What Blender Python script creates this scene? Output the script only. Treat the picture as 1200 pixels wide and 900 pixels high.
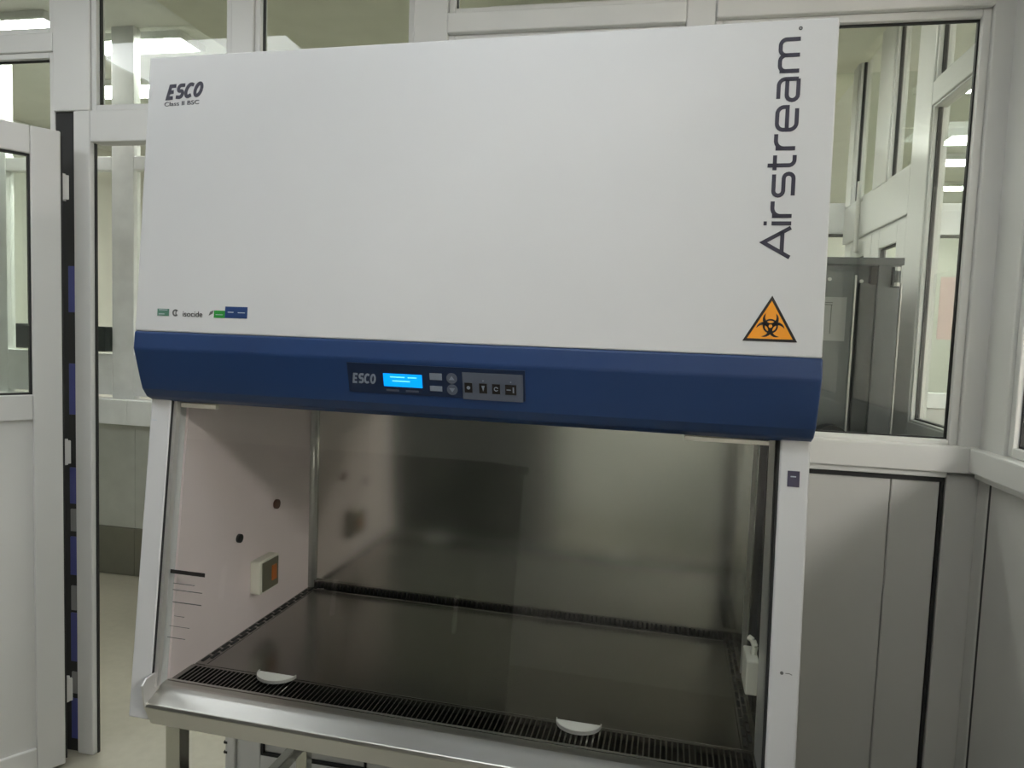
import bpy, bmesh, math, random
from mathutils import Vector, Matrix
random.seed(4)
for o in list(bpy.data.objects):
    bpy.data.objects.remove(o, do_unlink=True)
S = bpy.context.scene
COL = S.collection
PI = math.pi

# ------------------------------------------------------------------ camera
CAM = Vector((1.0552, -1.2977, 1.5800))
RIGHT = Vector((0.98084791, 0.19129769, 0.03664117))
UP = Vector((-0.04938625, 0.06228604, 0.99683572))
FWD = Vector((-0.18841014, 0.97955380, -0.07054061))
cd = bpy.data.cameras.new('camera'); cam = bpy.data.objects.new('camera', cd); COL.objects.link(cam)
cd.sensor_fit = 'HORIZONTAL'; cd.sensor_width = 36.0; cd.lens = 825.75 / 1200 * 36
cd.clip_start = 0.02; cd.clip_end = 60
cam.matrix_world = Matrix(((RIGHT.x, UP.x, -FWD.x, CAM.x), (RIGHT.y, UP.y, -FWD.y, CAM.y),
                           (RIGHT.z, UP.z, -FWD.z, CAM.z), (0, 0, 0, 1)))
S.camera = cam
# ------------------------------------------------------------------ world, exposure
w = bpy.data.worlds.new('world'); S.world = w; w.use_nodes = True
w.node_tree.nodes['Background'].inputs[0].default_value = (0.80, 0.82, 0.80, 1)
w.node_tree.nodes['Background'].inputs[1].default_value = 0.05
vs = S.view_settings
vs.view_transform = 'Standard'; vs.look = 'None'; vs.gamma = 1.0; vs.use_curve_mapping = False
vs.exposure = 0.14
LAMP = 8.5         # radiance of the ceiling lamp diffusers in this room
LAMP_FAR = 48.0     # in the corridor and behind it
LAMP_BAY = 75.0     # of the added lamp in the side bay

# ------------------------------------------------------------------ materials
MAT = {}
def mat(name, col, rough=0.5, metal=0.0, var=0.06, scale=8.0, bump=0.0, bscale=60.0, stretch=None, spec=0.5, rvar=0.0, emit=None, estr=0.0):
    m = bpy.data.materials.new(name); m.use_nodes = True
    nt = m.node_tree; b = nt.nodes['Principled BSDF']
    b.inputs['Roughness'].default_value = rough; b.inputs['Metallic'].default_value = metal
    b.inputs['Specular IOR Level'].default_value = spec
    tc = nt.nodes.new('ShaderNodeTexCoord'); mp = nt.nodes.new('ShaderNodeMapping')
    nt.links.new(tc.outputs['Object'], mp.inputs['Vector'])
    if stretch: mp.inputs['Scale'].default_value = stretch
    n = nt.nodes.new('ShaderNodeTexNoise'); n.inputs['Scale'].default_value = scale; n.inputs['Detail'].default_value = 4
    nt.links.new(mp.outputs['Vector'], n.inputs['Vector'])
    r = nt.nodes.new('ShaderNodeValToRGB')
    r.color_ramp.elements[0].position = 0.3; r.color_ramp.elements[1].position = 0.7
    r.color_ramp.elements[0].color = (*[c * (1 - var) for c in col], 1)
    r.color_ramp.elements[1].color = (*[min(1, c * (1 + var)) for c in col], 1)
    nt.links.new(n.outputs['Fac'], r.inputs['Fac']); nt.links.new(r.outputs['Color'], b.inputs['Base Color'])
    if rvar:
        mr = nt.nodes.new('ShaderNodeMapRange')
        mr.inputs['To Min'].default_value = rough - rvar; mr.inputs['To Max'].default_value = rough + rvar
        nt.links.new(n.outputs['Fac'], mr.inputs['Value']); nt.links.new(mr.outputs['Result'], b.inputs['Roughness'])
    if bump:
        n2 = nt.nodes.new('ShaderNodeTexNoise'); n2.inputs['Scale'].default_value = bscale; n2.inputs['Detail'].default_value = 3
        nt.links.new(mp.outputs['Vector'], n2.inputs['Vector'])
        bp = nt.nodes.new('ShaderNodeBump'); bp.inputs['Strength'].default_value = bump; bp.inputs['Distance'].default_value = 0.002
        nt.links.new(n2.outputs['Fac'], bp.inputs['Height']); nt.links.new(bp.outputs['Normal'], b.inputs['Normal'])
    if emit:
        b.inputs['Emission Color'].default_value = (*emit, 1); b.inputs['Emission Strength'].default_value = estr
    MAT[name] = m
    return m
def glass_mat(name, tint, refl=1.0):
    m = bpy.data.materials.new(name); m.use_nodes = True; nt = m.node_tree
    nt.nodes.remove(nt.nodes['Principled BSDF']); out = nt.nodes['Material Output']
    t = nt.nodes.new('ShaderNodeBsdfTransparent'); t.inputs[0].default_value = (*tint, 1)
    g = nt.nodes.new('ShaderNodeBsdfGlossy'); g.inputs['Roughness'].default_value = 0.02
    g.inputs['Color'].default_value = (refl, refl, refl, 1)
    f = nt.nodes.new('ShaderNodeFresnel'); f.inputs[0].default_value = 1.5
    mx = nt.nodes.new('ShaderNodeMixShader')
    ge = nt.nodes.new('ShaderNodeNewGeometry'); inv = nt.nodes.new('ShaderNodeMath'); inv.operation = 'SUBTRACT'; inv.inputs[0].default_value = 1.0
    mul = nt.nodes.new('ShaderNodeMath'); mul.operation = 'MULTIPLY'       # the sheet mirrors at its outer face only
    nt.links.new(ge.outputs['Backfacing'], inv.inputs[1]); nt.links.new(inv.outputs[0], mul.inputs[0]); nt.links.new(f.outputs[0], mul.inputs[1])
    nt.links.new(mul.outputs[0], mx.inputs[0]); nt.links.new(t.outputs[0], mx.inputs[1]); nt.links.new(g.outputs[0], mx.inputs[2])
    nt.links.new(mx.outputs[0], out.inputs[0]); MAT[name] = m
mat('white_paint', (0.57, 0.575, 0.58), 0.42, var=0.02, scale=2.0, bump=0.03, bscale=300)
mat('pvc', (0.68, 0.68, 0.66), 0.35, var=0.02, scale=2)
mat('panel', (0.55, 0.548, 0.525), 0.45, var=0.03, scale=1.5)
mat('blue_paint', (0.013, 0.040, 0.128), 0.40, var=0.05, scale=3)
mat('navy_plate', (0.010, 0.020, 0.052), 0.35, var=0.05)
mat('grey_plate', (0.085, 0.10, 0.135), 0.45)
mat('steel', (0.64, 0.64, 0.59), 0.16, 1.0, var=0.006, scale=3, stretch=(40, 40, 0.6))
mat('steel_flat', (0.27, 0.267, 0.25), 0.24, 1.0, var=0.006, scale=3, stretch=(0.6, 40, 40))
mat('steel_arm', (0.60, 0.595, 0.56), 0.34, 1.0, var=0.01, scale=3)
mat('steel_bright', (0.62, 0.61, 0.59), 0.35, 0.6, var=0.02, scale=3)
mat('steel_pink_lit', (0.80, 0.69, 0.70), 0.40, 0.15, var=0.04, scale=2.5, rvar=0.04)  # pink bay light on the left chamber side put into the colour
mat('steel_dark', (0.10, 0.10, 0.095), 0.5, 0.6)
mat('painted_dark', (0.012, 0.012, 0.012), 0.8)  # near-black standing in for shade in slots and under the grille
mat('reflection_dark', (0.035, 0.036, 0.034), 0.5)
mat('far_panel', (0.48, 0.49, 0.45), 0.4)
mat('dark_green_box', (0.03, 0.04, 0.037), 0.5)
mat('rubber', (0.015, 0.015, 0.015), 0.6)
mat('grey_steel_sheet', (0.145, 0.152, 0.155), 0.42, 0.7, var=0.08, scale=4)
mat('grey_steel_dark', (0.095, 0.10, 0.10), 0.45, 0.7, var=0.08, scale=4)
mat('cream_wall', (0.77, 0.765, 0.715), 0.7, var=0.03, bump=0.05)
mat('olive_ceiling', (0.76, 0.75, 0.63), 0.8, var=0.03, bump=0.05)
mat('ceiling_white', (0.75, 0.74, 0.70), 0.8, var=0.02)
mat('floor_tile', (0.36, 0.34, 0.275), 0.35, var=0.05, scale=25, rvar=0.05)
mat('ink', (0.028, 0.026, 0.045), 0.5)
mat('ink_grey', (0.10, 0.10, 0.10), 0.5)
mat('orange', (0.78, 0.30, 0.012), 0.4)
mat('black_print', (0.012, 0.010, 0.010), 0.4)
mat('green_print', (0.015, 0.22, 0.03), 0.4)
mat('dull_green', (0.08, 0.20, 0.14), 0.5)
mat('blue_print', (0.015, 0.045, 0.15), 0.4)
mat('violet_print', (0.045, 0.040, 0.075), 0.4)
mat('light_print', (0.45, 0.50, 0.55), 0.5)
mat('key_print', (0.20, 0.23, 0.28), 0.5)
mat('white_plastic_lit_steel', (0.64, 0.63, 0.59), 0.3)  # also the lamp reflection on the steel finger tabs
mat('cream_plastic', (0.62, 0.60, 0.52), 0.4)
mat('socket_face', (0.14, 0.13, 0.09), 0.4)
mat('orange_plastic', (0.45, 0.12, 0.02), 0.4)
mat('blue_film', (0.05, 0.06, 0.24), 0.3)
mat('film_grey', (0.22, 0.22, 0.22), 0.4)
mat('far_white_lit', (0.86, 0.87, 0.87), 0.4)  # backlight on the far frames put into a brighter white
mat('far_skirting', (0.17, 0.165, 0.13), 0.5)
mat('brown_plug', (0.10, 0.045, 0.03), 0.5)
mat('paper', (0.36, 0.36, 0.35), 0.7)
mat('paper_pink_lit', (0.80, 0.62, 0.58), 0.7)  # white sheet with the pink room light put into its colour
mat('screen', (0.0, 0.12, 0.4), 0.3, emit=(0.0, 0.30, 1.0), estr=1.15)
mat('screen_mark', (0.2, 0.6, 0.9), 0.3, emit=(0.12, 0.55, 1.0), estr=1.2)
mat('diffuser', (0.9, 0.9, 0.9), 0.5, emit=(0.92, 0.97, 1.0), estr=LAMP)
mat('diffuser_far', (0.9, 0.9, 0.9), 0.5, emit=(1.0, 0.99, 0.93), estr=LAMP_FAR)
mat('diffuser_bay', (0.9, 0.9, 0.9), 0.5, emit=(1.0, 0.93, 0.92), estr=LAMP_BAY)
mat('lamp_body', (0.75, 0.75, 0.73), 0.4)
glass_mat('glass', (0.93, 0.95, 0.93))
glass_mat('sash_glass', (0.96, 0.97, 0.96))

# ------------------------------------------------------------------ geometry helpers
class MB:
    def __init__(s): s.v = []; s.f = []
    def add(s, vs, fs):
        n = len(s.v); s.v += [tuple(v) for v in vs]; s.f += [tuple(i + n for i in f) for f in fs]
    def box(s, x0, x1, y0, y1, z0, z1):
        s.add([(x0, y0, z0), (x1, y0, z0), (x1, y1, z0), (x0, y1, z0), (x0, y0, z1), (x1, y0, z1), (x1, y1, z1), (x0, y1, z1)],
              [(3, 2, 1, 0), (4, 5, 6, 7), (0, 1, 5, 4), (1, 2, 6, 5), (2, 3, 7, 6), (3, 0, 4, 7)])
        return s
    def prism_x(s, prof, x0, x1):
        n = len(prof)
        s.add([(x0, y, z) for y, z in prof] + [(x1, y, z) for y, z in prof],
              [tuple(range(n)), tuple(range(2 * n - 1, n - 1, -1))] + [(i, n + i, n + (i + 1) % n, (i + 1) % n) for i in range(n)])
        return s
    def flat(s, poly, h0, h1):          # polygon in u,v extruded along h
        n = len(poly)
        s.add([(u, v, h0) for u, v in poly] + [(u, v, h1) for u, v in poly],
              [tuple(range(n - 1, -1, -1)), tuple(range(n, 2 * n))] + [(i, (i + 1) % n, n + (i + 1) % n, n + i) for i in range(n)])
        return s
    def strip(s, pts, wd, h0, h1, closed=False):    # ribbon of constant width along a polyline in u,v
        n = len(pts); L = []; R = []
        for i in range(n):
            a = Vector(pts[(i - 1) % n] if (closed or i > 0) else pts[i]); b = Vector(pts[i])
            c = Vector(pts[(i + 1) % n] if (closed or i < n - 1) else pts[i])
            d1 = (b - a).normalized() if (b - a).length > 1e-9 else (c - b).normalized()
            d2 = (c - b).normalized() if (c - b).length > 1e-9 else d1
            t = (d1 + d2); t = t.normalized() if t.length > 1e-6 else d1
            nn = Vector((-t.y, t.x)); k = max(0.5, nn.dot(Vector((-d1.y, d1.x))))
            off = nn * (wd / 2 / k); L.append(b + off); R.append(b - off)
        m = n if closed else n - 1
        for i in range(m):
            j = (i + 1) % n
            q = [R[i], R[j], L[j], L[i]]
            s.flat([(p.x, p.y) for p in q], h0, h1)
        return s
    def tube(s, a, b, r, n=12, r2=None):
        a = Vector(a); b = Vector(b); d = (b - a).normalized(); r2 = r if r2 is None else r2
        x = d.orthogonal().normalized(); y = d.cross(x)
        vs = [a + (x * math.cos(2 * PI * i / n) + y * math.sin(2 * PI * i / n)) * r for i in range(n)]
        vs += [b + (x * math.cos(2 * PI * i / n) + y * math.sin(2 * PI * i / n)) * r2 for i in range(n)]
        s.add(vs, [tuple(range(n - 1, -1, -1)), tuple(range(n, 2 * n))] + [(i, (i + 1) % n, n + (i + 1) % n, n + i) for i in range(n)])
        return s
    def xf(s, fn): s.v = [tuple(fn(*v)) for v in s.v]; return s
    def mesh(s, name, m, bevel=0.0, seg=2, smooth=False):
        me = bpy.data.meshes.new(name); me.from_pydata(s.v, [], s.f); me.validate()
        bm = bmesh.new(); bm.from_mesh(me); bmesh.ops.recalc_face_normals(bm, faces=bm.faces)
        if bevel:
            bmesh.ops.bevel(bm, geom=[e for e in bm.edges if e.calc_face_angle(0) > 0.35], offset=bevel, segments=seg, affect='EDGES', profile=0.5, clamp_overlap=True)
        bm.to_mesh(me); bm.free(); me.materials.append(MAT[m])
        if smooth:
            for p in me.polygons: p.use_smooth = True
        return me
    def build(s, name, m, parent=None, bevel=0.0, seg=2, smooth=False):
        return link(name, s.mesh(name, m, bevel, seg, smooth), parent)
def link(name, data, parent=None):
    o = bpy.data.objects.new(name, data); COL.objects.link(o)
    if parent: o.parent = parent
    return o
def tag(o, label=None, cat=None, group=None, kind=None):
    if label: o['label'] = label
    if cat: o['category'] = cat
    if group: o['group'] = group
    if kind: o['kind'] = kind
    return o
def empty(name, loc=(0, 0, 0), rz=0):
    o = bpy.data.objects.new(name, None); COL.objects.link(o); o.location = loc; o.rotation_euler = (0, 0, rz)
    o.empty_display_size = 0.1
    return o
def bx(name, m, parent, x0, x1, y0, y1, z0, z1, bevel=0.0, seg=2):
    return MB().box(x0, x1, y0, y1, z0, z1).build(name, m, parent, bevel, seg)
def arc(cx, cy, r, a0, a1, n=8, ry=None):
    ry = r if ry is None else ry
    return [(cx + r * math.cos(math.radians(a0 + (a1 - a0) * i / n)), cy + ry * math.sin(math.radians(a0 + (a1 - a0) * i / n))) for i in range(n + 1)]

# ================================================================== THE SETTING
YW = 0.831; XR = 1.961; TH = 0.06
fl = bx('floor', 'floor_tile', None, -4.6, 4.8, -3.7, 6.3, -0.06, 0.0)
tag(fl, 'beige polished floor running through the doorway and under the steel stand', 'floor', kind='structure')
# ceilings: this room, corridor behind the partition, side bay, higher bay
c = bx('ceiling', 'ceiling_white', None, -3.1, 4.8, -3.7, YW + 0.03, 3.0, 3.06); tag(c, 'white ceiling above the laboratory room', 'ceiling', kind='structure')
c = bx('ceiling', 'olive_ceiling', None, -1.03, 2.0, YW + 0.03, 6.3, 2.91, 3.36); tag(c, 'olive ceiling of the corridor behind the glass partition', 'ceiling', kind='structure')
c = bx('ceiling', 'cream_wall', None, 2.0, 4.8, YW + 0.03, 6.3, 2.98, 3.06); tag(c, 'cream ceiling of the bay beyond the corridor', 'ceiling', kind='structure')
c = bx('ceiling', 'cream_wall', None, -4.6, -1.03, YW + 0.03, 6.3, 3.30, 3.36); tag(c, 'bright cream ceiling seen over the door transom', 'ceiling', kind='structure')
# outer walls
for nm, b, lab in (('wall_front', (-3.1, 4.8, -3.7, -3.6, 0, 3.0), 'cream plastered wall opposite the safety cabinet'),
                   ('wall_left', (-3.1, -3.0, -3.6, YW, 0, 3.0), 'cream plastered side wall of the laboratory room'),
                   ('wall_outer_left', (-4.6, -4.5, YW, 6.2, 0, 3.3), 'cream end wall of the corridor'),
                   ('wall_outer_right', (4.7, 4.8, -3.6, 6.2, 0, 3.0), 'cream end wall of the bay beyond the corridor'),
                   ('wall_outer_back', (-4.6, 4.8, 6.2, 6.3, 0, 3.3), 'cream wall behind the farthest white partition')):
    tag(bx(nm, 'cream_wall', None, *b), lab, 'wall', kind='structure')

# ---- back partition of white framing
wb = tag(empty('wall_back', (0, YW, 0)), 'white framed partition wall behind the safety cabinet', 'wall', kind='structure')
def wbx(name, m, x0, x1, z0, z1, y0=0.0, y1=TH, bevel=0.004):
    return bx(name, m, wb, x0, x1, y0, y1, z0, z1, bevel)
# posts
wbx('post', 'pvc', -0.995, -0.85, 2.286, 3.0)
wbx('post', 'pvc', -0.915, -0.85, 0.0, 2.286, 0.0, 0.03)
wbx('gasket', 'rubber', -0.850, -0.846, 0.0, 2.18, 0.020, 0.030, 0)
wbx('dark_gap', 'rubber', -0.995, -0.905, 0.0, 2.286, 0.012, 0.03, 0)  # black strip standing in for the dark gap beside the door
wbx('post', 'pvc', -0.323, -0.242, 2.286, 3.0)
wbx('jamb', 'pvc', -0.314, -0.278, 0.0, 2.19, -0.012)
wbx('post', 'pvc', -0.278, -0.188, 0.0, 2.286, 0.0)
for z in (0.10, 0.135): wbx('strike_plate', 'rubber', -0.318, -0.305, z, z + 0.008, -0.014, -0.006, 0)
wbx('post', 'pvc', 0.298, 0.407, 1.32, 3.0, -0.006)
wbx('post', 'pvc', 1.113, 1.195, 1.24, 3.0, -0.006)
wbx('corner_post', 'pvc', 1.905, XR + 0.0, 1.31, 3.0, -0.004)
wbx('corner_post', 'panel', 1.882, XR + 0.03, 0.0, 1.235, 0.002)
# transoms
wbx('transom', 'pvc', -0.85, -0.242, 2.181, 2.286)
wbx('transom', 'pvc', 0.407, 1.113, 2.482, 2.541, -0.012)
wbx('transom', 'pvc', 1.195, 1.905, 2.490, 2.541, -0.012)
wbx('transom', 'pvc', -3.0, -0.995, 2.487, 2.55)
wbx('transom', 'pvc', -3.0, -0.995, 1.15, 1.24)
wbx('transom', 'pvc', -0.188, 1.113, 1.24, 1.31)
wbx('top_rail', 'pvc', -3.0, XR, 2.93, 3.0, 0.002, TH - 0.002)
wbx('sill', 'pvc', 1.113, 1.95, 1.245, 1.318, -0.022)
wbx('sill', 'pvc', 1.113, 1.88, 1.228, 1.247, -0.010)
# lower panels with black gaskets
wbx('gasket', 'rubber', 1.15, 1.878, 1.214, 1.229, 0.0, 0.02, 0)
wbx('panel', 'panel', 1.15, 1.742, 0.0, 1.216, 0.004)
wbx('panel', 'panel', 1.744, 1.868, 0.0, 1.216, 0.004)
wbx('gasket', 'rubber', 1.870, 1.878, 0.0, 1.216, 0.002, 0.02, 0)
wbx('bottom_rail', 'pvc', -0.188, 1.15, 0.0, 0.105, 0.0)
wbx('gasket', 'rubber', -0.186, 0.195, 0.105, 0.113, 0.0, 0.03, 0)
wbx('gasket', 'rubber', -0.186, -0.178, 0.113, 1.24, 0.0, 0.03, 0)
wbx('gasket', 'rubber', 0.190, 0.196, 0.113, 1.24, 0.0, 0.03, 0)
wbx('panel', 'panel', -0.178, 0.190, 0.113, 1.24, 0.010)
wbx('panel', 'panel', 0.196, 1.15, 0.113, 1.24, 0.006)
wbx('panel', 'panel', -3.0, -0.995, 0.0, 1.15, 0.008)
# windows in it
def window_y(n, x0, x1, z0, z1, label, fr=0.03, y=0.03):
    wn = tag(empty('window_%d' % n, (x0, YW, z0)), label, 'window', kind='structure')
    W, H = x1 - x0, z1 - z0
    if fr:
        for b in ((0, fr, 0, H), (W - fr, W, 0, H), (fr, W - fr, 0, fr), (fr, W - fr, H - fr, H)):
            bx('frame_rail', 'pvc', wn, b[0], b[1], 0.008, 0.05, b[2], b[3], 0.003)
        g = 0.004
        for b in ((fr, fr + g, fr, H - fr), (W - fr - g, W - fr, fr, H - fr), (fr, W - fr, fr, fr + g), (fr, W - fr, H - fr - g, H - fr)):
            bx('gasket', 'rubber', wn, b[0], b[1], 0.024, 0.036, b[2], b[3])
    bx('pane', 'glass', wn, fr, W - fr, y, y + 0.005, fr, H - fr)
window_y(1, 1.195, 1.905, 1.310, 2.490, 'tall clear window right beside the safety cabinet over the sill', 0.022)
window_y(2, 0.407, 1.113, 2.541, 2.93, 'clear top light above the safety cabinet', 0.02)
window_y(3, 1.195, 1.905, 2.541, 2.93, 'clear top light above the tall window', 0.02)
window_y(4, -0.242, 0.298, 1.31, 2.93, 'clear fixed pane between two white posts behind the cabinet', 0.02)
window_y(5, -0.85, -0.323, 2.286, 2.93, 'clear pane above the doorway transom', 0.02)
window_y(6, -3.0, -0.995, 2.55, 2.93, 'clear top light left of the doorway post', 0.02)
window_y(7, -3.0, -0.995, 1.24, 2.487, 'clear window behind the open white door', 0.02)
window_y(8, 0.407, 1.113, 1.31, 2.482, 'clear window hidden behind the safety cabinet', 0.02)

# ---- right partition of this room, and its continuation behind the back wall
wr = tag(empty('wall_right', (XR, 0, 0)), 'white framed partition wall meeting the corner post', 'wall', kind='structure')
def wrx(name, m, y0, y1, z0, z1, x0=0.0, x1=TH, bevel=0.004):
    return bx(name, m, wr, x0, x1, y0, y1, z0, z1, bevel)
wrx('post', 'pvc', 0.700, YW + TH, 1.24, 3.0, -0.004)
wrx('sill', 'pvc', -3.6, 0.815, 1.250, 1.315, -0.035)
wrx('sill', 'pvc', -3.6, 0.815, 1.232, 1.25, -0.018)
wrx('panel', 'panel', 0.772, YW, 0.0, 1.232, 0.0)
wrx('gasket', 'rubber', 0.760, 0.772, 0.0, 1.232, 0.004, 0.03, 0)
for y0, y1 in ((-0.25, 0.760), (-1.26, -0.256), (-2.27, -1.266), (-3.6, -2.276)): wrx('panel', 'panel', y0, y1, 0.0, 1.232, 0.002)
wrx('post', 'pvc', -0.66, -0.55, 1.315, 3.0); wrx('post', 'pvc', -2.0, -1.9, 1.315, 3.0)
wrx('transom', 'pvc', -3.6, 0.70, 2.44, 2.541)
wrx('top_rail', 'pvc', -3.6, 2.45, 2.93, 3.0, 0.002, TH - 0.002)
# continuation in the corridor
wrx('transom', 'pvc', 0.891, 1.395, 2.41, 2.49)
wrx('bottom_rail', 'pvc', 0.891, 1.395, 1.25, 1.325)
wrx('panel', 'panel', 0.891, 1.395, 0.0, 1.25, 0.006)
wrx('post', 'pvc', 1.395, 1.56, 0.0, 2.98)
wrx('transom', 'pvc', 1.56, 2.45, 2.075, 2.25)
wrx('post', 'pvc', 1.84, 2.02, 2.25, 2.93)
wrx('corner_post', 'pvc', 2.36, 2.45, 2.25, 2.93)
def window_x(n, y0, y1, z0, z1, label, fr=0.02):
    wn = tag(empty('window_%d' % n, (XR, y0, z0)), label, 'window', kind='structure')
    W, H = y1 - y0, z1 - z0
    for b in ((0, fr, 0, H), (W - fr, W, 0, H), (fr, W - fr, 0, fr), (fr, W - fr, H - fr, H)):
        bx('frame_rail', 'pvc', wn, 0.006, 0.05, b[0], b[1], b[2], b[3], 0.003)
    g = 0.005
    for b in ((fr, fr + g, fr, H - fr), (W - fr - g, W - fr, fr, H - fr), (fr, W - fr, fr, fr + g)):
        bx('gasket', 'rubber', wn, 0.020, 0.034, b[0], b[1], b[2], b[3])
    bx('pane', 'glass', wn, 0.025, 0.03, fr, W - fr, fr, H - fr)
window_x(9, -0.55, 0.70, 1.315, 2.44, 'clear window next to the corner post on the side partition', 0.025)
window_x(10, -1.90, -0.66, 1.315, 2.44, 'second clear window along the side partition', 0.025)
window_x(11, 0.891, 1.395, 1.325, 2.41, 'clear window in the corridor partition beside the broad post', 0.008)
window_x(12, 0.891, 1.395, 2.49, 2.93, 'clear top light over the corridor partition window', 0.01)
window_x(13, 1.56, 1.84, 2.25, 2.93, 'clear top light over the corridor double door', 0.01)
window_x(14, 2.02, 2.36, 2.25, 2.93, 'narrow clear top light at the corridor corner', 0.01)

# ---- doors
def leaf(parent, W, z0, z1, gz0, gz1, st=0.085, th=0.04, mid=True):
    """door leaf in local x (from hinge), y thickness: stiles, rails, pane, panels"""
    for x0, x1 in ((0, st), (W - st, W)): bx('stile', 'pvc', parent, x0, x1, 0, th, z0, z1, 0.004)
    for a, b in ((z0, z0 + 0.09), (gz0 - 0.085, gz0), (gz1, z1)): bx('rail', 'pvc', parent, st, W - st, 0.001, th - 0.001, a, b, 0.004)
    p = bx('panel', 'pvc', parent, st, W - st, 0.012, th - 0.012, z0 + 0.09, gz0 - 0.085)
    g = 0.006
    for b in ((st, st + g, gz0, gz1), (W - st - g, W - st, gz0, gz1), (st, W - st, gz0, gz0 + g), (st, W - st, gz1 - g, gz1)):
        bx('gasket', 'rubber', parent, b[0], b[1], 0.010, th - 0.010, b[2], b[3])
    bx('pane', 'glass', parent, st, W - st, th / 2 - 0.003, th / 2 + 0.003, gz0, gz1)
d1 = tag(empty('door_1', (-0.925, 0.775, 0.0), math.atan2(-0.84, -0.54)), 'white door with glass upper half standing open on its hinges', 'door', kind='structure')
leaf(d1, 0.56, 0.012, 2.195, 1.322, 2.105)
for z in (2.02, 1.115, 0.262):
    h = MB().tube((-0.014, -0.004, z - 0.045), (-0.014, -0.004, z + 0.045), 0.011).box(-0.03, 0.004, 0.0, 0.012, z - 0.04, z + 0.04)
    h.build('hinge', 'pvc', d1)
for z0, z1 in ((0.05, 0.20), (0.34, 0.52), (0.66, 0.80), (0.92, 1.05), (1.24, 1.42), (1.60, 1.76)):
    wbx('protective_film', 'blue_film', -0.945, -0.918, z0, z1, 0.006, 0.0115, 0.001)
for z0, z1 in ((0.22, 0.30), (0.53, 0.62), (0.82, 0.90)):
    wbx('protective_film', 'film_grey', -0.943, -0.920, z0, z1, 0.006, 0.0115, 0.001)
bx('edge_seal', 'rubber', d1, -0.006, 0.0, 0.004, 0.036, 0.03, 2.18)
# corridor double door in the side partition
d2 = tag(empty('door_2', (XR + 0.005, 1.56, 0), PI / 2), 'white double door with glass panes in the corridor partition', 'door', kind='structure')
def leaf_at(parent, off, W):
    n0 = set(bpy.data.objects)
    leaf(parent, W, 0.012, 2.075, 1.31, 1.99, st=0.10)
    for o in set(bpy.data.objects) - n0:
        o.location.x = off; o.location.y = -0.045
leaf_at(d2, 0.030, 0.42); leaf_at(d2, 0.455, 0.42)
bx('hinge_stile', 'pvc', d2, 0.0, 0.024, -0.045, -0.004, 0.0, 2.075, 0.003)
bx('gasket', 'rubber', d2, 0.024, 0.030, -0.035, -0.01, 0.0, 2.075)
MB().tube((0.595, 0.02, 2.01), (0.595, 0.02, 2.32), 0.010, 8).tube((0.595, 0.02, 2.015), (0.65, 0.0, 2.015), 0.007, 8).tube((0.595, 0.02, 2.24), (0.595, -0.02, 2.24), 0.007, 8).build('bolt_rod', 'white_plastic_lit_steel', d2)

# ---- far partition across the corridor
YF = 2.45
wf = tag(empty('wall_far', (0, YF, 0)), 'far white framed partition with glass across the corridor', 'wall', kind='structure')
def wfx(name, m, x0, x1, z0, z1, y0=0.0, y1=TH, bevel=0.004): return bx(name, m, wf, x0, x1, y0, y1, z0, z1, bevel)
posts = [-4.0, -3.05, -2.15, -1.2, -0.25, 0.7, 1.6, 2.60, 3.5]
prev = -4.5
for i, x in enumerate(posts + [4.7]):
    pw = 0.15 if x < 1 else 0.09
    top = 3.3 if x < -1.03 else 2.91
    if x < 4.7: wfx('post', 'far_white_lit', x, x + pw, 1.10 if x < 1 else 0.0, top)
    side = x > 2.0
    if x < 1: wfx('ledge', 'far_white_lit', prev, x + pw, 0.95, 1.10, -0.06)
    wfx('rail', 'far_white_lit', prev, x, 1.295 if side else 1.12, 1.37)
    if side: wfx('rail', 'far_white_lit', prev, x, 2.13, 2.28); bx('gasket', 'rubber', wf, prev, x, 0.002, 0.03, 2.118, 2.13)
    else: wfx('rail', 'far_white_lit', prev, x, 2.47, 2.55)
    wfx('panel', 'panel' if side else 'far_panel', prev, x + (0 if side else pw), 0.30, 1.295 if side else 0.95, 0.01)
    wfx('skirting', 'panel' if side else 'far_skirting', prev, x + (0 if side else pw), 0.0, 0.30, 0.004)
    a = 2.13 if side else 2.47; b_ = 2.28 if side else 2.55
    bx('pane', 'glass', wf, prev, x, 0.028, 0.034, 1.37, a - (0.012 if side else 0))
    bx('pane', 'glass', wf, prev, x, 0.028, 0.034, b_, top)
    prev = x + pw
for x in (-2.27, -2.79): wfx('dark_box', 'dark_green_box', x, x + 0.115, 1.385, 1.535, -0.05, 0.028, 0.004)

# ================================================================== LAMPS
def lamp(name, x, y, z, lx, ly, label, dm='diffuser', group=None):
    t = tag(empty(name, (x, y, z)), label, 'lamp', group)
    b = MB()
    for c in ((-lx / 2, lx / 2, -ly / 2, -ly / 2 + 0.02), (-lx / 2, lx / 2, ly / 2 - 0.02, ly / 2), (-lx / 2, -lx / 2 + 0.02, -ly / 2 + 0.02, ly / 2 - 0.02), (lx / 2 - 0.02, lx / 2, -ly / 2 + 0.02, ly / 2 - 0.02)):
        b.box(c[0], c[1], c[2], c[3], -0.04, 0.0)
    b.build('frame', 'lamp_body', t)
    bx('backing', 'lamp_body', t, -lx / 2 + 0.02, lx / 2 - 0.02, -ly / 2 + 0.02, ly / 2 - 0.02, -0.012, 0.0)
    bx('diffuser', dm, t, -lx / 2 + 0.021, lx / 2 - 0.021, -ly / 2 + 0.021, ly / 2 - 0.021, -0.030, -0.022)
    return t
lamp('ceiling_light', 0.60, -0.95, 3.0, 1.2, 0.6, 'panel lamp in the white ceiling before the safety cabinet')
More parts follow.
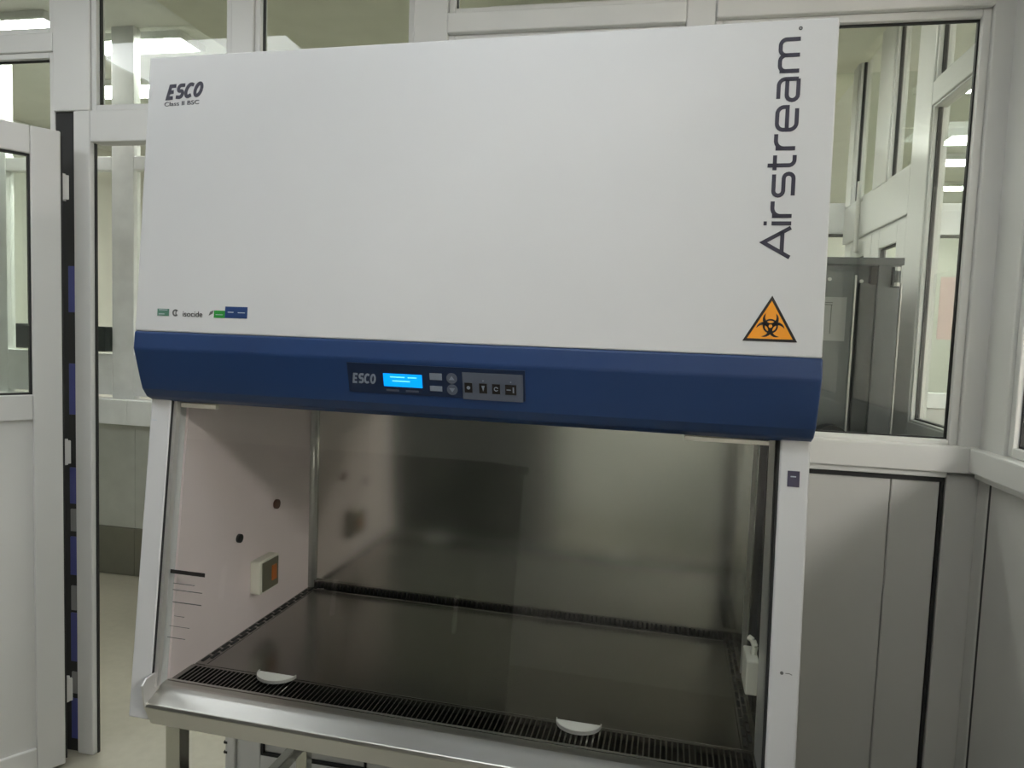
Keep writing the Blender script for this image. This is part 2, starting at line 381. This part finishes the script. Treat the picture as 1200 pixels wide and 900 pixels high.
lamp('ceiling_light', -1.30, -0.45, 3.0, 1.2, 0.6, 'panel lamp in the white ceiling near the open door')
lamp('ceiling_light', 2.76, 2.86, 2.98, 0.75, 0.16, 'lamp on the cream ceiling beyond the corridor window', 'diffuser_far')
lamp('ceiling_light', 3.6, 5.35, 2.98, 0.5, 0.22, 'farthest lamp along the cream ceiling', 'diffuser_far')
lamp('ceiling_light', 3.2, 1.3, 2.98, 1.2, 0.5, 'lamp on the cream ceiling of the side bay', 'diffuser')
lamp('ceiling_light', 3.9, -2.2, 3.0, 1.2, 0.6, 'lamp added out of view in the bay outside the side partition windows', 'diffuser_bay')  # unseen, placed so its light reaches the left chamber side
lamp('ceiling_light', 0.95, 1.65, 2.91, 1.2, 0.11, 'lamp added out of view on the olive corridor ceiling behind the hood', 'diffuser_far')  # hidden by the hood, added to brighten the corridor
lamp('ceiling_light', -2.15, 2.65, 3.30, 0.80, 0.24, 'long lamp seen over the doorway transom', 'diffuser_far')
lamp('ceiling_light', -2.75, 2.29, 3.30, 0.75, 0.17, 'short lamp seen beside the doorway post', 'diffuser_far')
lamp('ceiling_light', -2.6, 3.4, 3.30, 1.2, 0.3, 'lamp in the room behind the far partition', 'diffuser_far')
lamp('ceiling_light', 0.6, 3.6, 2.91, 1.2, 0.3, 'lamp on the olive ceiling behind the far partition', 'diffuser_far')
lamp('ceiling_light', 3.15, 4.45, 2.98, 0.5, 0.25, 'shorter lamp farther along the cream ceiling', 'diffuser_far')

# ================================================================== SAFETY CABINET
A = 0.0335
W = 1.34
cab = tag(empty('biosafety_cabinet', (0, 0, 0), -A), 'white biosafety cabinet with blue control band and open stainless work chamber', 'safety cabinet')
ZB, ZT, YT = 1.5585, 2.129, 0.0432
tl = math.atan2(YT, ZT - ZB)
# hood shell
MB().prism_x([(0.035, ZB), (YT + 0.030, ZT), (0.75, ZT), (0.75, 1.42), (0.09, 1.42), (0.03, 1.50)], 0.004, W - 0.004).build('hood_body', 'white_paint', cab, 0.004)
fpan = MB().prism_x([(0.0, ZB), (YT, ZT), (YT + 0.028, ZT), (0.032, ZB)], 0.0, W).build('front_panel', 'white_paint', cab, 0.003)
# side walls (outer shell)
for x0, x1 in ((0.0, 0.022), (W - 0.022, W)):
    MB().prism_x([(0.10, 0.735), (0.10, 1.42), (0.75, 1.42), (0.75, 0.735)], x0, x1).build('side_panel', 'white_paint', cab, 0.002)
for x0, x1 in ((0.0, 0.050), (W - 0.050, W)):
    MB().prism_x([(-0.021, 0.733), (0.049, 1.425), (0.10, 1.425), (0.10, 0.733)], x0, x1).build('side_column', 'white_paint', cab, 0.004, 3)
# blue band
bprof = [(0.0, ZB), (-0.004, 1.522), (0.014, 1.458), (0.021, 1.436), (0.034, 1.418), (0.053, 1.409), (0.080, 1.406), (0.085, 1.43), (0.033, 1.50), (0.033, ZB)]
band = MB().prism_x(bprof, -0.002, W + 0.002).build('control_band', 'blue_paint', cab, 0.004, 3)
# chamber
IX0, IX1, YB, ZF = 0.056, W - 0.046, 0.655, 0.794
bx('back_wall', 'steel', cab, IX0, IX1, YB, YB + 0.01, ZF - 0.06, 1.47)
MB().prism_x([(0.030, 0.734), (0.104, 1.47), (YB, 1.47), (YB, 0.734)], IX0 - 0.0055, IX0).build('chamber_side', 'steel_pink_lit', cab)
bx('chamber_side', 'steel', cab, IX1, IX1 + 0.006, 0.10, YB, ZF - 0.06, 1.47)
MB().tube((IX0 + 0.003, YB - 0.003, ZF), (IX0 + 0.003, YB - 0.003, 1.44), 0.015, 12).build('corner_highlight', 'steel_bright', cab, smooth=True)  # bright tube standing in for the highlight along the corner
bx('chamber_roof', 'steel_flat', cab, IX0, IX1, 0.10, YB, 1.452, 1.46)
# sash guides
sl = 0.07 / 0.692
def guide(x0, x1, yo, name, m, z0=0.80, z1=1.425, d=0.035):
    f = lambda z: -0.021 + (z - 0.733) * sl + yo
    MB().prism_x([(f(z0), z0), (f(z1), z1), (f(z1) + d, z1), (f(z0) + d, z0)], x0, x1).build(name, m, cab)
guide(0.050, 0.0525, 0.002, 'gasket', 'rubber', d=0.010)
guide(0.0525, 0.0605, 0.006, 'sash_guide', 'steel_bright', d=0.012)
guide(W - 0.0535, W - 0.050, 0.004, 'gasket', 'rubber')
guide(W - 0.0535, W - 0.0465, 0.020, 'sash_guide', 'steel_bright', d=0.10)
bx('dark_reflection', 'painted_dark', cab, IX1 - 0.004, IX1, 0.205, 0.285, 0.83, 1.45)  # dark strip standing in for a reflection in the side steel
bx('sash_guide', 'steel', cab, IX1 - 0.010, IX1, 0.285, 0.295, 0.82, 1.45, 0.001)
bx('bright_reflection', 'steel_bright', cab, IX1 - 0.009, IX1, 0.395, 0.402, 0.82, 1.45, 0.001)  # bright strip standing in for a reflection in the side steel
# sash glass lowered onto the arm rest; grips under the band
SY = lambda z: -0.001 + (z - 0.733) * 0.07 / 0.692
sash = MB().prism_x([(SY(0.803), 0.803), (SY(1.50), 1.50), (SY(1.50) + 0.005, 1.50), (SY(0.803) + 0.005, 0.803)], 0.0605, W - 0.054).build('sash_glass', 'sash_glass', cab)
MB().prism_x([(0.052, 1.399), (0.053, 1.407), (0.066, 1.407), (0.066, 1.399)], W - 0.215, W - 0.068).build('sash_grip', 'cream_plastic', cab, 0.001)
MB().prism_x([(0.052, 1.397), (0.053, 1.407), (0.066, 1.407), (0.066, 1.397)], 0.070, 0.155).build('sash_grip', 'cream_plastic', cab, 0.001)
# base pan
bx('base_pan', 'steel_flat', cab, 0.024, W - 0.024, 0.035, 0.74, 0.716, 0.735)
bx('base_shade', 'painted_dark', cab, IX0, IX1, 0.036, 0.65, 0.738, 0.745)  # black sheet as the shade under the grille bars
# work tray
tray = MB().box(IX0 + 0.028, IX1 - 0.028, 0.122, 0.622, ZF - 0.008, ZF).build('work_tray', 'steel_flat', cab, 0.002)
b = MB()
b.box(IX0 + 0.028, IX1 - 0.028, 0.118, 0.124, ZF - 0.012, ZF + 0.002)
b.box(IX0 + 0.028, IX1 - 0.028, 0.620, 0.626, ZF - 0.02, ZF + 0.004); b.build('tray_rim', 'steel_flat', cab, 0.001)
# half round steel finger tabs over the grille, white for the lamp reflection
for cx, cy in ((0.272, 0.116), (0.950, 0.112)):
    p = [(cx + 0.045 * math.cos(PI + PI * i / 16), cy + 0.040 * math.sin(PI + PI * i / 16)) for i in range(17)]
    t = MB().flat(p, ZF + 0.006, ZF + 0.010).build('finger_tab', 'white_plastic_lit_steel', tray, 0.001)
    MB().strip(p[:], 0.002, ZF + 0.006, ZF + 0.013).build('tab_rim', 'steel_bright', tray)
# front grille: frame and single bars
gr = MB()
gr.box(IX0, IX1, 0.030, 0.038, ZF - 0.012, ZF + 0.004); gr.box(IX0, IX1, 0.110, 0.117, ZF - 0.012, ZF + 0.001)
gr.box(IX0, IX0 + 0.012, 0.038, 0.110, ZF - 0.012, ZF + 0.002); gr.box(IX1 - 0.012, IX1, 0.038, 0.110, ZF - 0.012, ZF + 0.002)
grille = gr.build('front_grille', 'steel_flat', cab)
bar = MB().prism_x([(0.036, ZF - 0.010), (0.036, ZF + 0.001), (0.111, ZF + 0.001), (0.111, ZF - 0.010)], -0.0015, 0.0015).mesh('grille_bar', 'steel_flat')
x = IX0 + 0.020
while x < IX1 - 0.014:
    o = link('grille_bar', bar, grille); o.location.x = x; x += 0.0108
# rear slots on the back wall: black strip as the shade behind the bars
rs = bx('rear_grille', 'painted_dark', cab, IX0 + 0.01, IX1 - 0.004, YB - 0.006, YB - 0.001, ZF - 0.002, ZF + 0.017)
bar2 = MB().box(-0.0036, 0.0036, YB - 0.009, YB - 0.006, ZF - 0.002, ZF + 0.017).mesh('slot_bar', 'steel_flat')
x = IX0 + 0.016
while x < IX1 - 0.006:
    o = link('slot_bar', bar2, rs); o.location.x = x; x += 0.0125
bx('grille_rail', 'steel_flat', cab, IX0, IX1, YB - 0.010, YB - 0.001, ZF + 0.017, ZF + 0.021)
# slotted ledges along both sides of the tray; black plates as the holes' shade
slot = MB().box(-0.0035, 0.0035, -0.014, 0.014, ZF - 0.001, ZF + 0.0012).mesh('slot_shade', 'painted_dark')
for sx0, sx1 in ((IX0, IX0 + 0.028), (IX1 - 0.028, IX1)):
    sg = bx('side_ledge', 'steel_flat', cab, sx0, sx1, 0.122, YB - 0.012, ZF - 0.012, ZF, 0.001)
    for k, dx in enumerate((0.0085, 0.0195)):
        y = 0.15 + 0.018 * k
        while y < YB - 0.03:
            o = link('slot_shade', slot, sg); o.location = (sx0 + dx, y, 0); y += 0.038
# stainless arm rest along the front
ar = [(0.040, ZF + 0.005), (0.012, ZF + 0.001), (-0.033, 0.7775), (-0.036, 0.770), (-0.016, 0.724), (0.035, 0.716), (0.040, 0.73)]
MB().prism_x(ar, 0.051, W - 0.051).build('arm_rest', 'steel_arm', cab, 0.0025, 3)
for x0 in (0.0505, W - 0.0555):
    MB().prism_x([(0.006, 0.832), (-0.032, 0.830), (-0.043, 0.819), (-0.040, 0.792), (-0.036, 0.768), (-0.014, 0.735), (0.006, 0.735)], x0, x0 + 0.005).build('end_plate', 'steel_bright', cab, 0.001)
# fittings on the chamber sides
so = bx('socket_box', 'cream_plastic', cab, IX0, IX0 + 0.030, 0.335, 0.425, 0.880, 0.968, 0.004)
bx('socket_face', 'socket_face', so, IX0 + 0.030, IX0 + 0.033, 0.345, 0.417, 0.886, 0.962)
bx('socket_switch', 'orange_plastic', so, IX0 + 0.033, IX0 + 0.036, 0.385, 0.405, 0.905, 0.945)
for y, z, m, r in ((0.285, 1.043, 'rubber', 0.011), (0.454, 1.092, 'brown_plug', 0.013)):
    p = MB().tube((IX0, y, z), (IX0 + 0.007, y, z), r, 16).build('service_plug', m, cab)
so2 = bx('junction_box', 'cream_plastic', cab, IX1 - 0.028, IX1 - 0.004, 0.130, 0.205, 0.900, 0.968, 0.003)
b = MB(); pp = [(IX1 - 0.012, 0.165, 0.968), (IX1 - 0.010, 0.165, 0.984), (IX1 - 0.014, 0.170, 0.994), (IX1 - 0.022, 0.175, 0.998)]
for i in range(3): b.tube(pp[i], pp[i + 1], 0.006, 8)
b.build('cable', 'cream_plastic', so2)
# ---- lettering and stickers
class Plane:
    def __init__(s, o, v): s.o = Vector(o); s.u = Vector((1, 0, 0)); s.v = Vector(v).normalized(); s.n = s.u.cross(s.v)
    def __call__(s, u, v, h): return s.o + s.u * u + s.v * v + s.n * h
FP = Plane((0, 0, ZB), (0, YT, ZT - ZB))
BP = Plane((0, -0.004, 1.522), (0, -0.018, 0.064))
CP = Plane((0, -0.021, 0.733), (0, 0.07, 0.692))
T0, T1 = 0.0002, 0.0008
SP = Plane((0, -0.001, 0.733), (0, 0.07, 0.692))
XH = 0.72
def glyph(ch, w):
    """centre lines of a letter in units of cap height"""
    r = 0.20
    if ch == 'A': return [[(0, 0), (w * .5, 1), (w, 0)], [(w * .14, .30), (w * .86, .30)]]
    if ch == 'i': return [[(0, 0), (0, XH)], [(0, .90), (0, 1.02)]]
    if ch == 'r': return [[(0, 0), (0, XH)], [(0, XH - .32)] + arc(.30, XH - .30, .30, 180, 90) + [(w, XH)]]
    if ch == 's': return [[(0, 0), (w - .18, 0)] + arc(w - .18, .18, .18, -90, 90) + arc(.18, .54, .18, 270, 90) + [(w - .02, XH)]]
    if ch == 't': return [[(.18, .98), (.18, .20)] + arc(.38, .20, .20, 180, 270) + [(w, 0)], [(0, XH), (w, XH)]]
    if ch == 'e': return [[(w - .06, 0), (.25, 0)] + arc(.25, .25, .25, 270, 180) + arc(.25, XH - .25, .25, 180, 90) + arc(w - .25, XH - .25, .25, 90, 0) + [(w, .35), (0, .35)]]
    if ch == 'a': return [[(.06, XH), (w - .25, XH)] + arc(w - .25, XH - .25, .25, 90, 0) + [(w, 0)], [(w, 0), (.20, 0)] + arc(.20, .205, .205, 270, 90) + [(w, .41)]]
    if ch == 'm': return [[(0, 0), (0, XH)], [(0, XH - .22)] + arc(.22, XH - .22, .22, 180, 90) + arc(w / 2 - .22, XH - .22, .22, 90, 0) + [(w / 2, 0)],
                          [(w / 2, XH - .22)] + arc(w / 2 + .22, XH - .22, .22, 180, 90) + arc(w - .22, XH - .22, .22, 90, 0) + [(w, 0)]]
    if ch == 'E': return [[(w, 0), (0, 0), (0, 1), (w, 1)], [(0, .5), (w * .85, .5)]]
    if ch == 'S': return [[(0, .04), (w * .55, 0)] + arc(w * .62, .26, w * .34, -90, 90, ry=.26) + arc(w * .38, .76, w * .34, 270, 90, ry=.24) + [(w, .98)]]
    if ch == 'C': return [[(w, .10), (w * .6, 0)] + arc(w * .5, .5, w * .5, 260, 100, ry=.5) + [(w * .65, 1), (w, .92)]]
    if ch == 'O': return [arc(w * .5, .5, w * .5, 0, 360, 18, ry=.5)]
    return []
def word(spec, H, stroke, shear=0.0):
    """spec: list of (char, width, gap after) -> MB in u,v with v up, plus length"""
    b = MB(); u = 0.0
    for ch, w, g in spec:
        for path in glyph(ch, w):
            b.strip([((p[0] + u + shear * p[1]) * H, p[1] * H) for p in path], stroke * H, T0, T1)
        u += w + g
    return b, (u - spec[-1][2]) * H
SASH_PRINT = ((.063, .311, .148, .311, .0085), (.072, .2865, .125, .2865, .0016), (.072, .2725, .1445, .2725, .0018), (.074, .2465, .1445, .2465, .0020),
              (.080, .2170, .105, .2170, .0014), (.067, .1705, .111, .1705, .0016), (.070, .1950, .120, .1950, .0010))
# black heading and thin instruction lines printed on the sash glass
for k, (u0, v0, u1, v1, wd) in enumerate(SASH_PRINT):
    MB().strip([(u0, v0), (u1, v1)], wd, 0.0002, 0.0005).xf(SP).build('print_heading' if k == 0 else 'print_line', 'black_print' if k == 0 else 'ink_grey', sash)
# big vertical name
spec = [('A', 1.12, .16), ('i', 0.0, .28), ('r', .55, .22), ('s', .82, .14), ('t', .56, .26), ('r', .54, .16), ('e', .86, .26), ('a', .80, .30), ('m', 1.20, 0)]
b, L = word(spec, 1.0, 0.150)
H = 0.0435; SX = (0.5416 - 0.166) / (L + 0.12)
b.xf(lambda u, v, h: FP(1.2800 - v * H, 0.168 + u * SX, h)).build('lettering', 'ink', fpan)
q = MB(); q.strip(arc(0, 0, 0.0022, 0, 360, 16), 0.0020, T0, T1); q.xf(lambda u, v, h: FP(1.2790 + u, 0.5560 + v, h)).build('trademark_dot', 'ink_grey', fpan)
# maker's name, slanted bold
spec = [('E', .55, .30), ('S', .62, .28), ('C', .62, .30), ('O', .62, 0)]
b, L = word(spec, 1.0, 0.30, 0.30)
k = 0.082 / (L + .25)
b.xf(lambda u, v, h: FP(0.0480 + u * k, 0.484 + v * 0.0245 + 0.004 * u / L, h)).build('lettering', 'ink', fpan)
def text(body, size, m, parent, fn, name='lettering', sx=1.0):
    cu = bpy.data.curves.new('t', 'FONT'); cu.body = body; cu.size = size; cu.extrude = 0.0003
    o = bpy.data.objects.new('t', cu); COL.objects.link(o)
    bpy.context.view_layer.update()
    me = bpy.data.meshes.new_from_object(o.evaluated_get(bpy.context.evaluated_depsgraph_get()))
    bpy.data.objects.remove(o, do_unlink=True); bpy.data.curves.remove(cu)
    for v in me.vertices: v.co = fn(v.co.x * sx, v.co.y, v.co.z + 0.0005)
    me.materials.clear(); me.materials.append(MAT[m])
    return link(name, me, parent)
text('Class II BSC', 0.0125, 'ink', fpan, lambda u, v, h: FP(0.0410 + u, 0.4675 + v + u * 0.03, h), sx=1.36)
# sticker row at the foot of the panel
def plate(P, u0, u1, v0, v1, m, parent, name, h0=T0, h1=T1):
    b = MB().flat([(u0, v0), (u1, v0), (u1, v1), (u0, v1)], h0, h1); return b.xf(P).build(name, m, parent)
p = plate(FP, .0525, .0800, .0330, .0475, 'dull_green', fpan, 'certificate_mark')
plate(FP, .056, .0765, .0445, .046, 'light_print', p, 'print_line', T1, T1 + .0004); plate(FP, .056, .070, .036, .0375, 'light_print', p, 'print_line', T1, T1 + .0004)
q = MB(); q.strip(arc(.0955, .0400, .0058, 40, 320, 12), .0030, T0, T1); q.strip([(.0965, .0345), (.0965, .047)], .0018, T0, T1); q.xf(FP).build('small_emblem', 'ink_grey', fpan)
text('isocide', 0.0165, 'black_print', fpan, lambda u, v, h: FP(0.1120 + u, 0.0330 + v, h), sx=1.02)
MB().flat([(.1735, .0365), (.182, .0410), (.1845, .0475), (.1765, .0445)], T0, T1).xf(FP).build('leaf_mark', 'ink_grey', fpan)
p = plate(FP, .1855, .2105, .0325, .0475, 'green_print', fpan, 'green_sticker'); plate(FP, .190, .206, .0385, .0395, 'light_print', p, 'print_line', T1, T1 + .0004)
p = plate(FP, .2108, .2612, .0330, .0560, 'blue_print', fpan, 'blue_sticker'); plate(FP, .217, .230, .0440, .0455, 'light_print', p, 'print_line', T1, T1 + .0004); plate(FP, .240, .256, .0435, .0450, 'light_print', p, 'print_line', T1, T1 + .0004)
# hazard triangle
hz = MB().flat([(1.2112, .0250), (1.2994, .0250), (1.2560, .1030)], T0, T1).xf(FP).build('hazard_sticker', 'black_print', fpan)
hz['label'] = 'orange triangle biohazard warning with black border'
MB().flat([(1.2186, .0295), (1.2918, .0295), (1.2558, .0940)], T1, T1 + .0004).xf(FP).build('orange_field', 'orange', hz)
q = MB(); cx, cy = 1.2553, .0510; ta, tb = T1 + .0004, T1 + .0008
for a in (90, 210, 330):
    ca, sa = math.cos(math.radians(a)), math.sin(math.radians(a))
    ox, oy = cx + ca * .0115, cy + sa * .0115
    n = 14; outer = []; inner = []
    for i in range(n + 1):        # crescent horn open outwards
        t = math.radians(a + 38 + (322 - 38) * i / n)
        th = .0068 * math.sin(PI * i / n) ** 0.7
        outer.append((ox + .0130 * math.cos(t), oy + .0130 * math.sin(t)))
        inner.append((ox + (.0130 - th) * math.cos(t), oy + (.0130 - th) * math.sin(t)))
    for i in range(n):
        if i == 0: q.flat([outer[0], outer[1], inner[1]], ta, tb)
        elif i == n - 1: q.flat([outer[i], outer[i + 1], inner[i]], ta, tb)
        else: q.flat([outer[i], outer[i + 1], inner[i + 1], inner[i]], ta, tb)
q.strip(arc(cx, cy, .0108, 0, 360, 24), .0030, ta, tb)
q.xf(FP).build('biohazard_symbol', 'black_print', hz)
MB().flat(arc(cx, cy, .0030, 0, 330, 11), tb, tb + .0003).xf(FP).build('symbol_centre', 'orange', hz)

# ---- control panel on the band
cp = plate(BP, .482, .835, -.0680, -.0080, 'navy_plate', band, 'control_panel', 0.0, .0012)
cp['label'] = 'dark control panel with lit blue display and keys'
b, L = word([('E', .55, .30), ('S', .62, .28), ('C', .62, .30), ('O', .62, 0)], 1.0, 0.26, 0.2); k = .047 / (L + .2)
b.xf(lambda u, v, h: BP(.4925 + u * k, -.0475 + v * .0165, h + .0012)).build('panel_lettering', 'key_print', cp)
scr = plate(BP, .5560, .6345, -.0525, -.0265, 'screen', cp, 'display', .0012, .0020)
for u0, u1, v in ((.570, .600, -.034), (.606, .624, -.034), (.574, .610, -.042)): plate(BP, u0, u1, v, v + .0022, 'screen_mark', scr, 'screen_line', .0020, .0023)
for u0 in (.560, .600): plate(BP, u0, u0 + .026, -.0625, -.0585, 'grey_plate', cp, 'caption_bar', .0012, .0016)
plate(BP, .6505, .6745, -.0345, -.0215, 'key_print', cp, 'key', .0012, .0022); plate(BP, .6495, .6740, -.0570, -.0470, 'key_print', cp, 'key', .0012, .0022)
for v, sg in ((-.0300, 1), (-.0525, -1)):
    k_ = MB().flat(arc(.6940, v, .0105, 0, 345, 18), .0012, .0022).xf(BP).build('arrow_key', 'grey_plate', cp)
    MB().flat([(.6885, v - sg * .003), (.6995, v - sg * .003), (.6940, v + sg * .005)][::sg], .0022, .0026).xf(BP).build('arrow', 'key_print', k_)
kp = plate(BP, .7150, .8310, -.0700, -.0165, 'grey_plate', cp, 'key_field', .0012, .0018)
for i, u in enumerate((.7265, .7550, .7800, .8080)):
    wk = .0075 if i < 3 else .0105
    k_ = plate(BP, u - wk, u + wk, -.0560, -.0365, 'black_print', kp, 'key', .0018, .0028)
    s = MB()
    if i == 0: s.flat(arc(u, -.0462, .0035, 0, 330, 11), .0028, .0032)
    elif i == 1: s.flat([(u - .003, -.041), (u + .003, -.041), (u, -.052)][::-1], .0028, .0032)
    elif i == 2: s.strip(arc(u, -.0462, .0035, 20, 330, 12), .0015, .0028, .0032)
    else: s.strip([(u - .008, -.0465), (u, -.0465)], .0018, .0028, .0032); s.strip([(u + .005, -.041), (u + .005, -.052)], .0026, .0028, .0032)
    s.xf(BP).build('key_symbol', 'key_print', k_)
    if i in (1, 3): MB().flat(arc(u, -.0315, .0014, 0, 315, 7), .0018, .0024).xf(BP).build('indicator', 'key_print', kp)
# column marks
p = plate(CP, 1.3040, 1.3240, .6010, .6290, 'violet_print', cab, 'column_sticker', .0003, .0010); plate(CP, 1.309, 1.318, .618, .620, 'light_print', p, 'print_line', .0010, .0013)
MB().flat(arc(1.3100, .2775, .0030, 0, 330, 11), .0003, .0014).xf(CP).build('column_screw', 'ink_grey', cab)
plate(CP, .0066, .0180, .6360, .6378, 'light_print', cab, 'column_print', .0003, .0006)
q = MB().strip([(1.316, .2775), (1.322, .2780), (1.327, .2760)], .0012, .0003, .0007).xf(CP).build('column_print', 'ink_grey', cab)

# ================================================================== STAND
sd = tag(empty('equipment_stand', (0, 0, 0), -A), 'stainless steel stand with square legs carrying the safety cabinet', 'stand')
for x0, y0 in ((.025, .062), (W - .063, .062), (.044, .602), (W - .082, .602)):
    lg = bx('leg', 'steel', sd, x0, x0 + .036, y0, y0 + .036, 0.03, 0.716, 0.003)
    MB().tube((x0 + .018, y0 + .018, 0.0), (x0 + .018, y0 + .018, 0.012), 0.024, 16).tube((x0 + .018, y0 + .018, 0.012), (x0 + .018, y0 + .018, 0.03), 0.008, 10).build('levelling_foot', 'rubber', lg)
for x0 in (.047, W - .079): bx('side_stretcher', 'steel', sd, x0, x0 + .03, .098, .602, .305, .340, 0.003)
for x0 in (.047, W - .079): bx('top_rail', 'steel', sd, x0, x0 + .03, .098, .602, .676, .714, 0.003)
bx('top_rail', 'steel_flat', sd, .061, W - .063, .064, .096, .676, .714, 0.003)
bx('top_rail', 'steel_flat', sd, .080, W - .082, .604, .636, .676, .714, 0.003)
bx('back_stretcher', 'steel_flat', sd, .080, W - .082, .604, .634, .145, .180, 0.003)

# ================================================================== STEEL EQUIPMENT IN THE CORRIDOR
eq = tag(empty('steel_locker', (1.30, 1.20, 0)), 'tall grey steel equipment cabinet behind the window beside the safety cabinet', 'cabinet')
EW = 0.552
bx('body', 'grey_steel_sheet', eq, 0, EW, 0.03, 0.75, 0.0, 1.872, 0.003)
bx('header', 'grey_steel_sheet', eq, 0, EW, 0.0, 0.03, 1.848, 1.872, 0.002)
bx('frame_stile', 'grey_steel_sheet', eq, 0.475, EW - 0.008, 0.0, 0.03, 0.0, 1.848, 0.002)
bx('edge_strip', 'steel_bright', eq, EW - 0.005, EW, 0.004, 0.03, 0.0, 1.79, 0.001)
bx('frame_stile', 'grey_steel_dark', eq, 0.425, 0.475, 0.010, 0.03, 0.0, 1.79, 0.002)
bx('notch', 'rubber', eq, 0.455, 0.475, 0.004, 0.03, 1.785, 1.845)
dr = bx('door', 'grey_steel_sheet', eq, 0.0, 0.408, 0.012, 0.03, 0.05, 1.83, 0.002)
bx('edge_strip', 'steel_bright', dr, 0.408, 0.414, 0.008, 0.03, 0.05, 1.815, 0.001)
n = bx('paper_notice', 'paper', dr, 0.315, 0.388, 0.0108, 0.012, 1.597, 1.742); n['label'] = 'grey printed notice'
for z in (1.722, 1.715): bx('print_line', 'ink_grey', n, 0.318, 0.345, 0.0104, 0.0108, z, z + 0.0025)
bx('print_line', 'ink_grey', n, 0.340, 0.343, 0.0104, 0.0108, 1.62, 1.715)
for xx, z in ((0.330, 1.80), (0.428, 1.795)): MB().tube((xx, 0.012, z), (xx, 0.006, z), 0.006, 10).build('bolt', 'steel_bright', eq)
hg = MB().tube((0.522, -0.008, 1.78), (0.522, -0.008, 1.84), 0.009, 10).build('hinge', 'grey_steel_dark', eq)
for z in (1.785, 1.835): MB().tube((0.528, -0.012, z - .006), (0.528, -0.012, z + .006), 0.010, 10).build('hinge_knuckle', 'steel_bright', hg)
MB().tube((0.345, -0.09, 1.27), (0.345, -0.03, 1.27), 0.055, 20).build('dark_knob', 'rubber', eq)
bx('knob_shaft', 'rubber', eq, 0.33, 0.36, -0.03, 0.012, 1.255, 1.285)
# notices on the far partition
pn = bx('paper_notice', 'paper_pink_lit', None, 2.415, 2.52, YF - 0.004, YF - 0.001, 1.63, 1.93); tag(pn, 'white paper sheet on the far partition glass, pink light in its colour', 'notice')

# dark cupboards out of view, added for their reflection in the chamber steel
lb = tag(empty('added_dark_cupboard', (-1.92, -2.20, 0)), 'dark cupboard added out of view for its reflection in the safety cabinet', 'cupboard')
bx('top_board', 'rubber', lb, 0, 2.25, 0, 0.75, 1.31, 1.35, 0.004)
bx('carcass', 'reflection_dark', lb, 0.02, 2.23, 0.02, 0.70, 0.0, 1.31)
for i in range(4):
    d = bx('door', 'reflection_dark', lb, 0.03 + i * 0.55, 0.57 + i * 0.55, 0.70, 0.718, 0.08, 1.29, 0.003)
    bx('handle', 'steel_bright', d, 0.50 + i * 0.55, 0.512 + i * 0.55, 0.718, 0.745, 0.65, 0.80, 0.003)
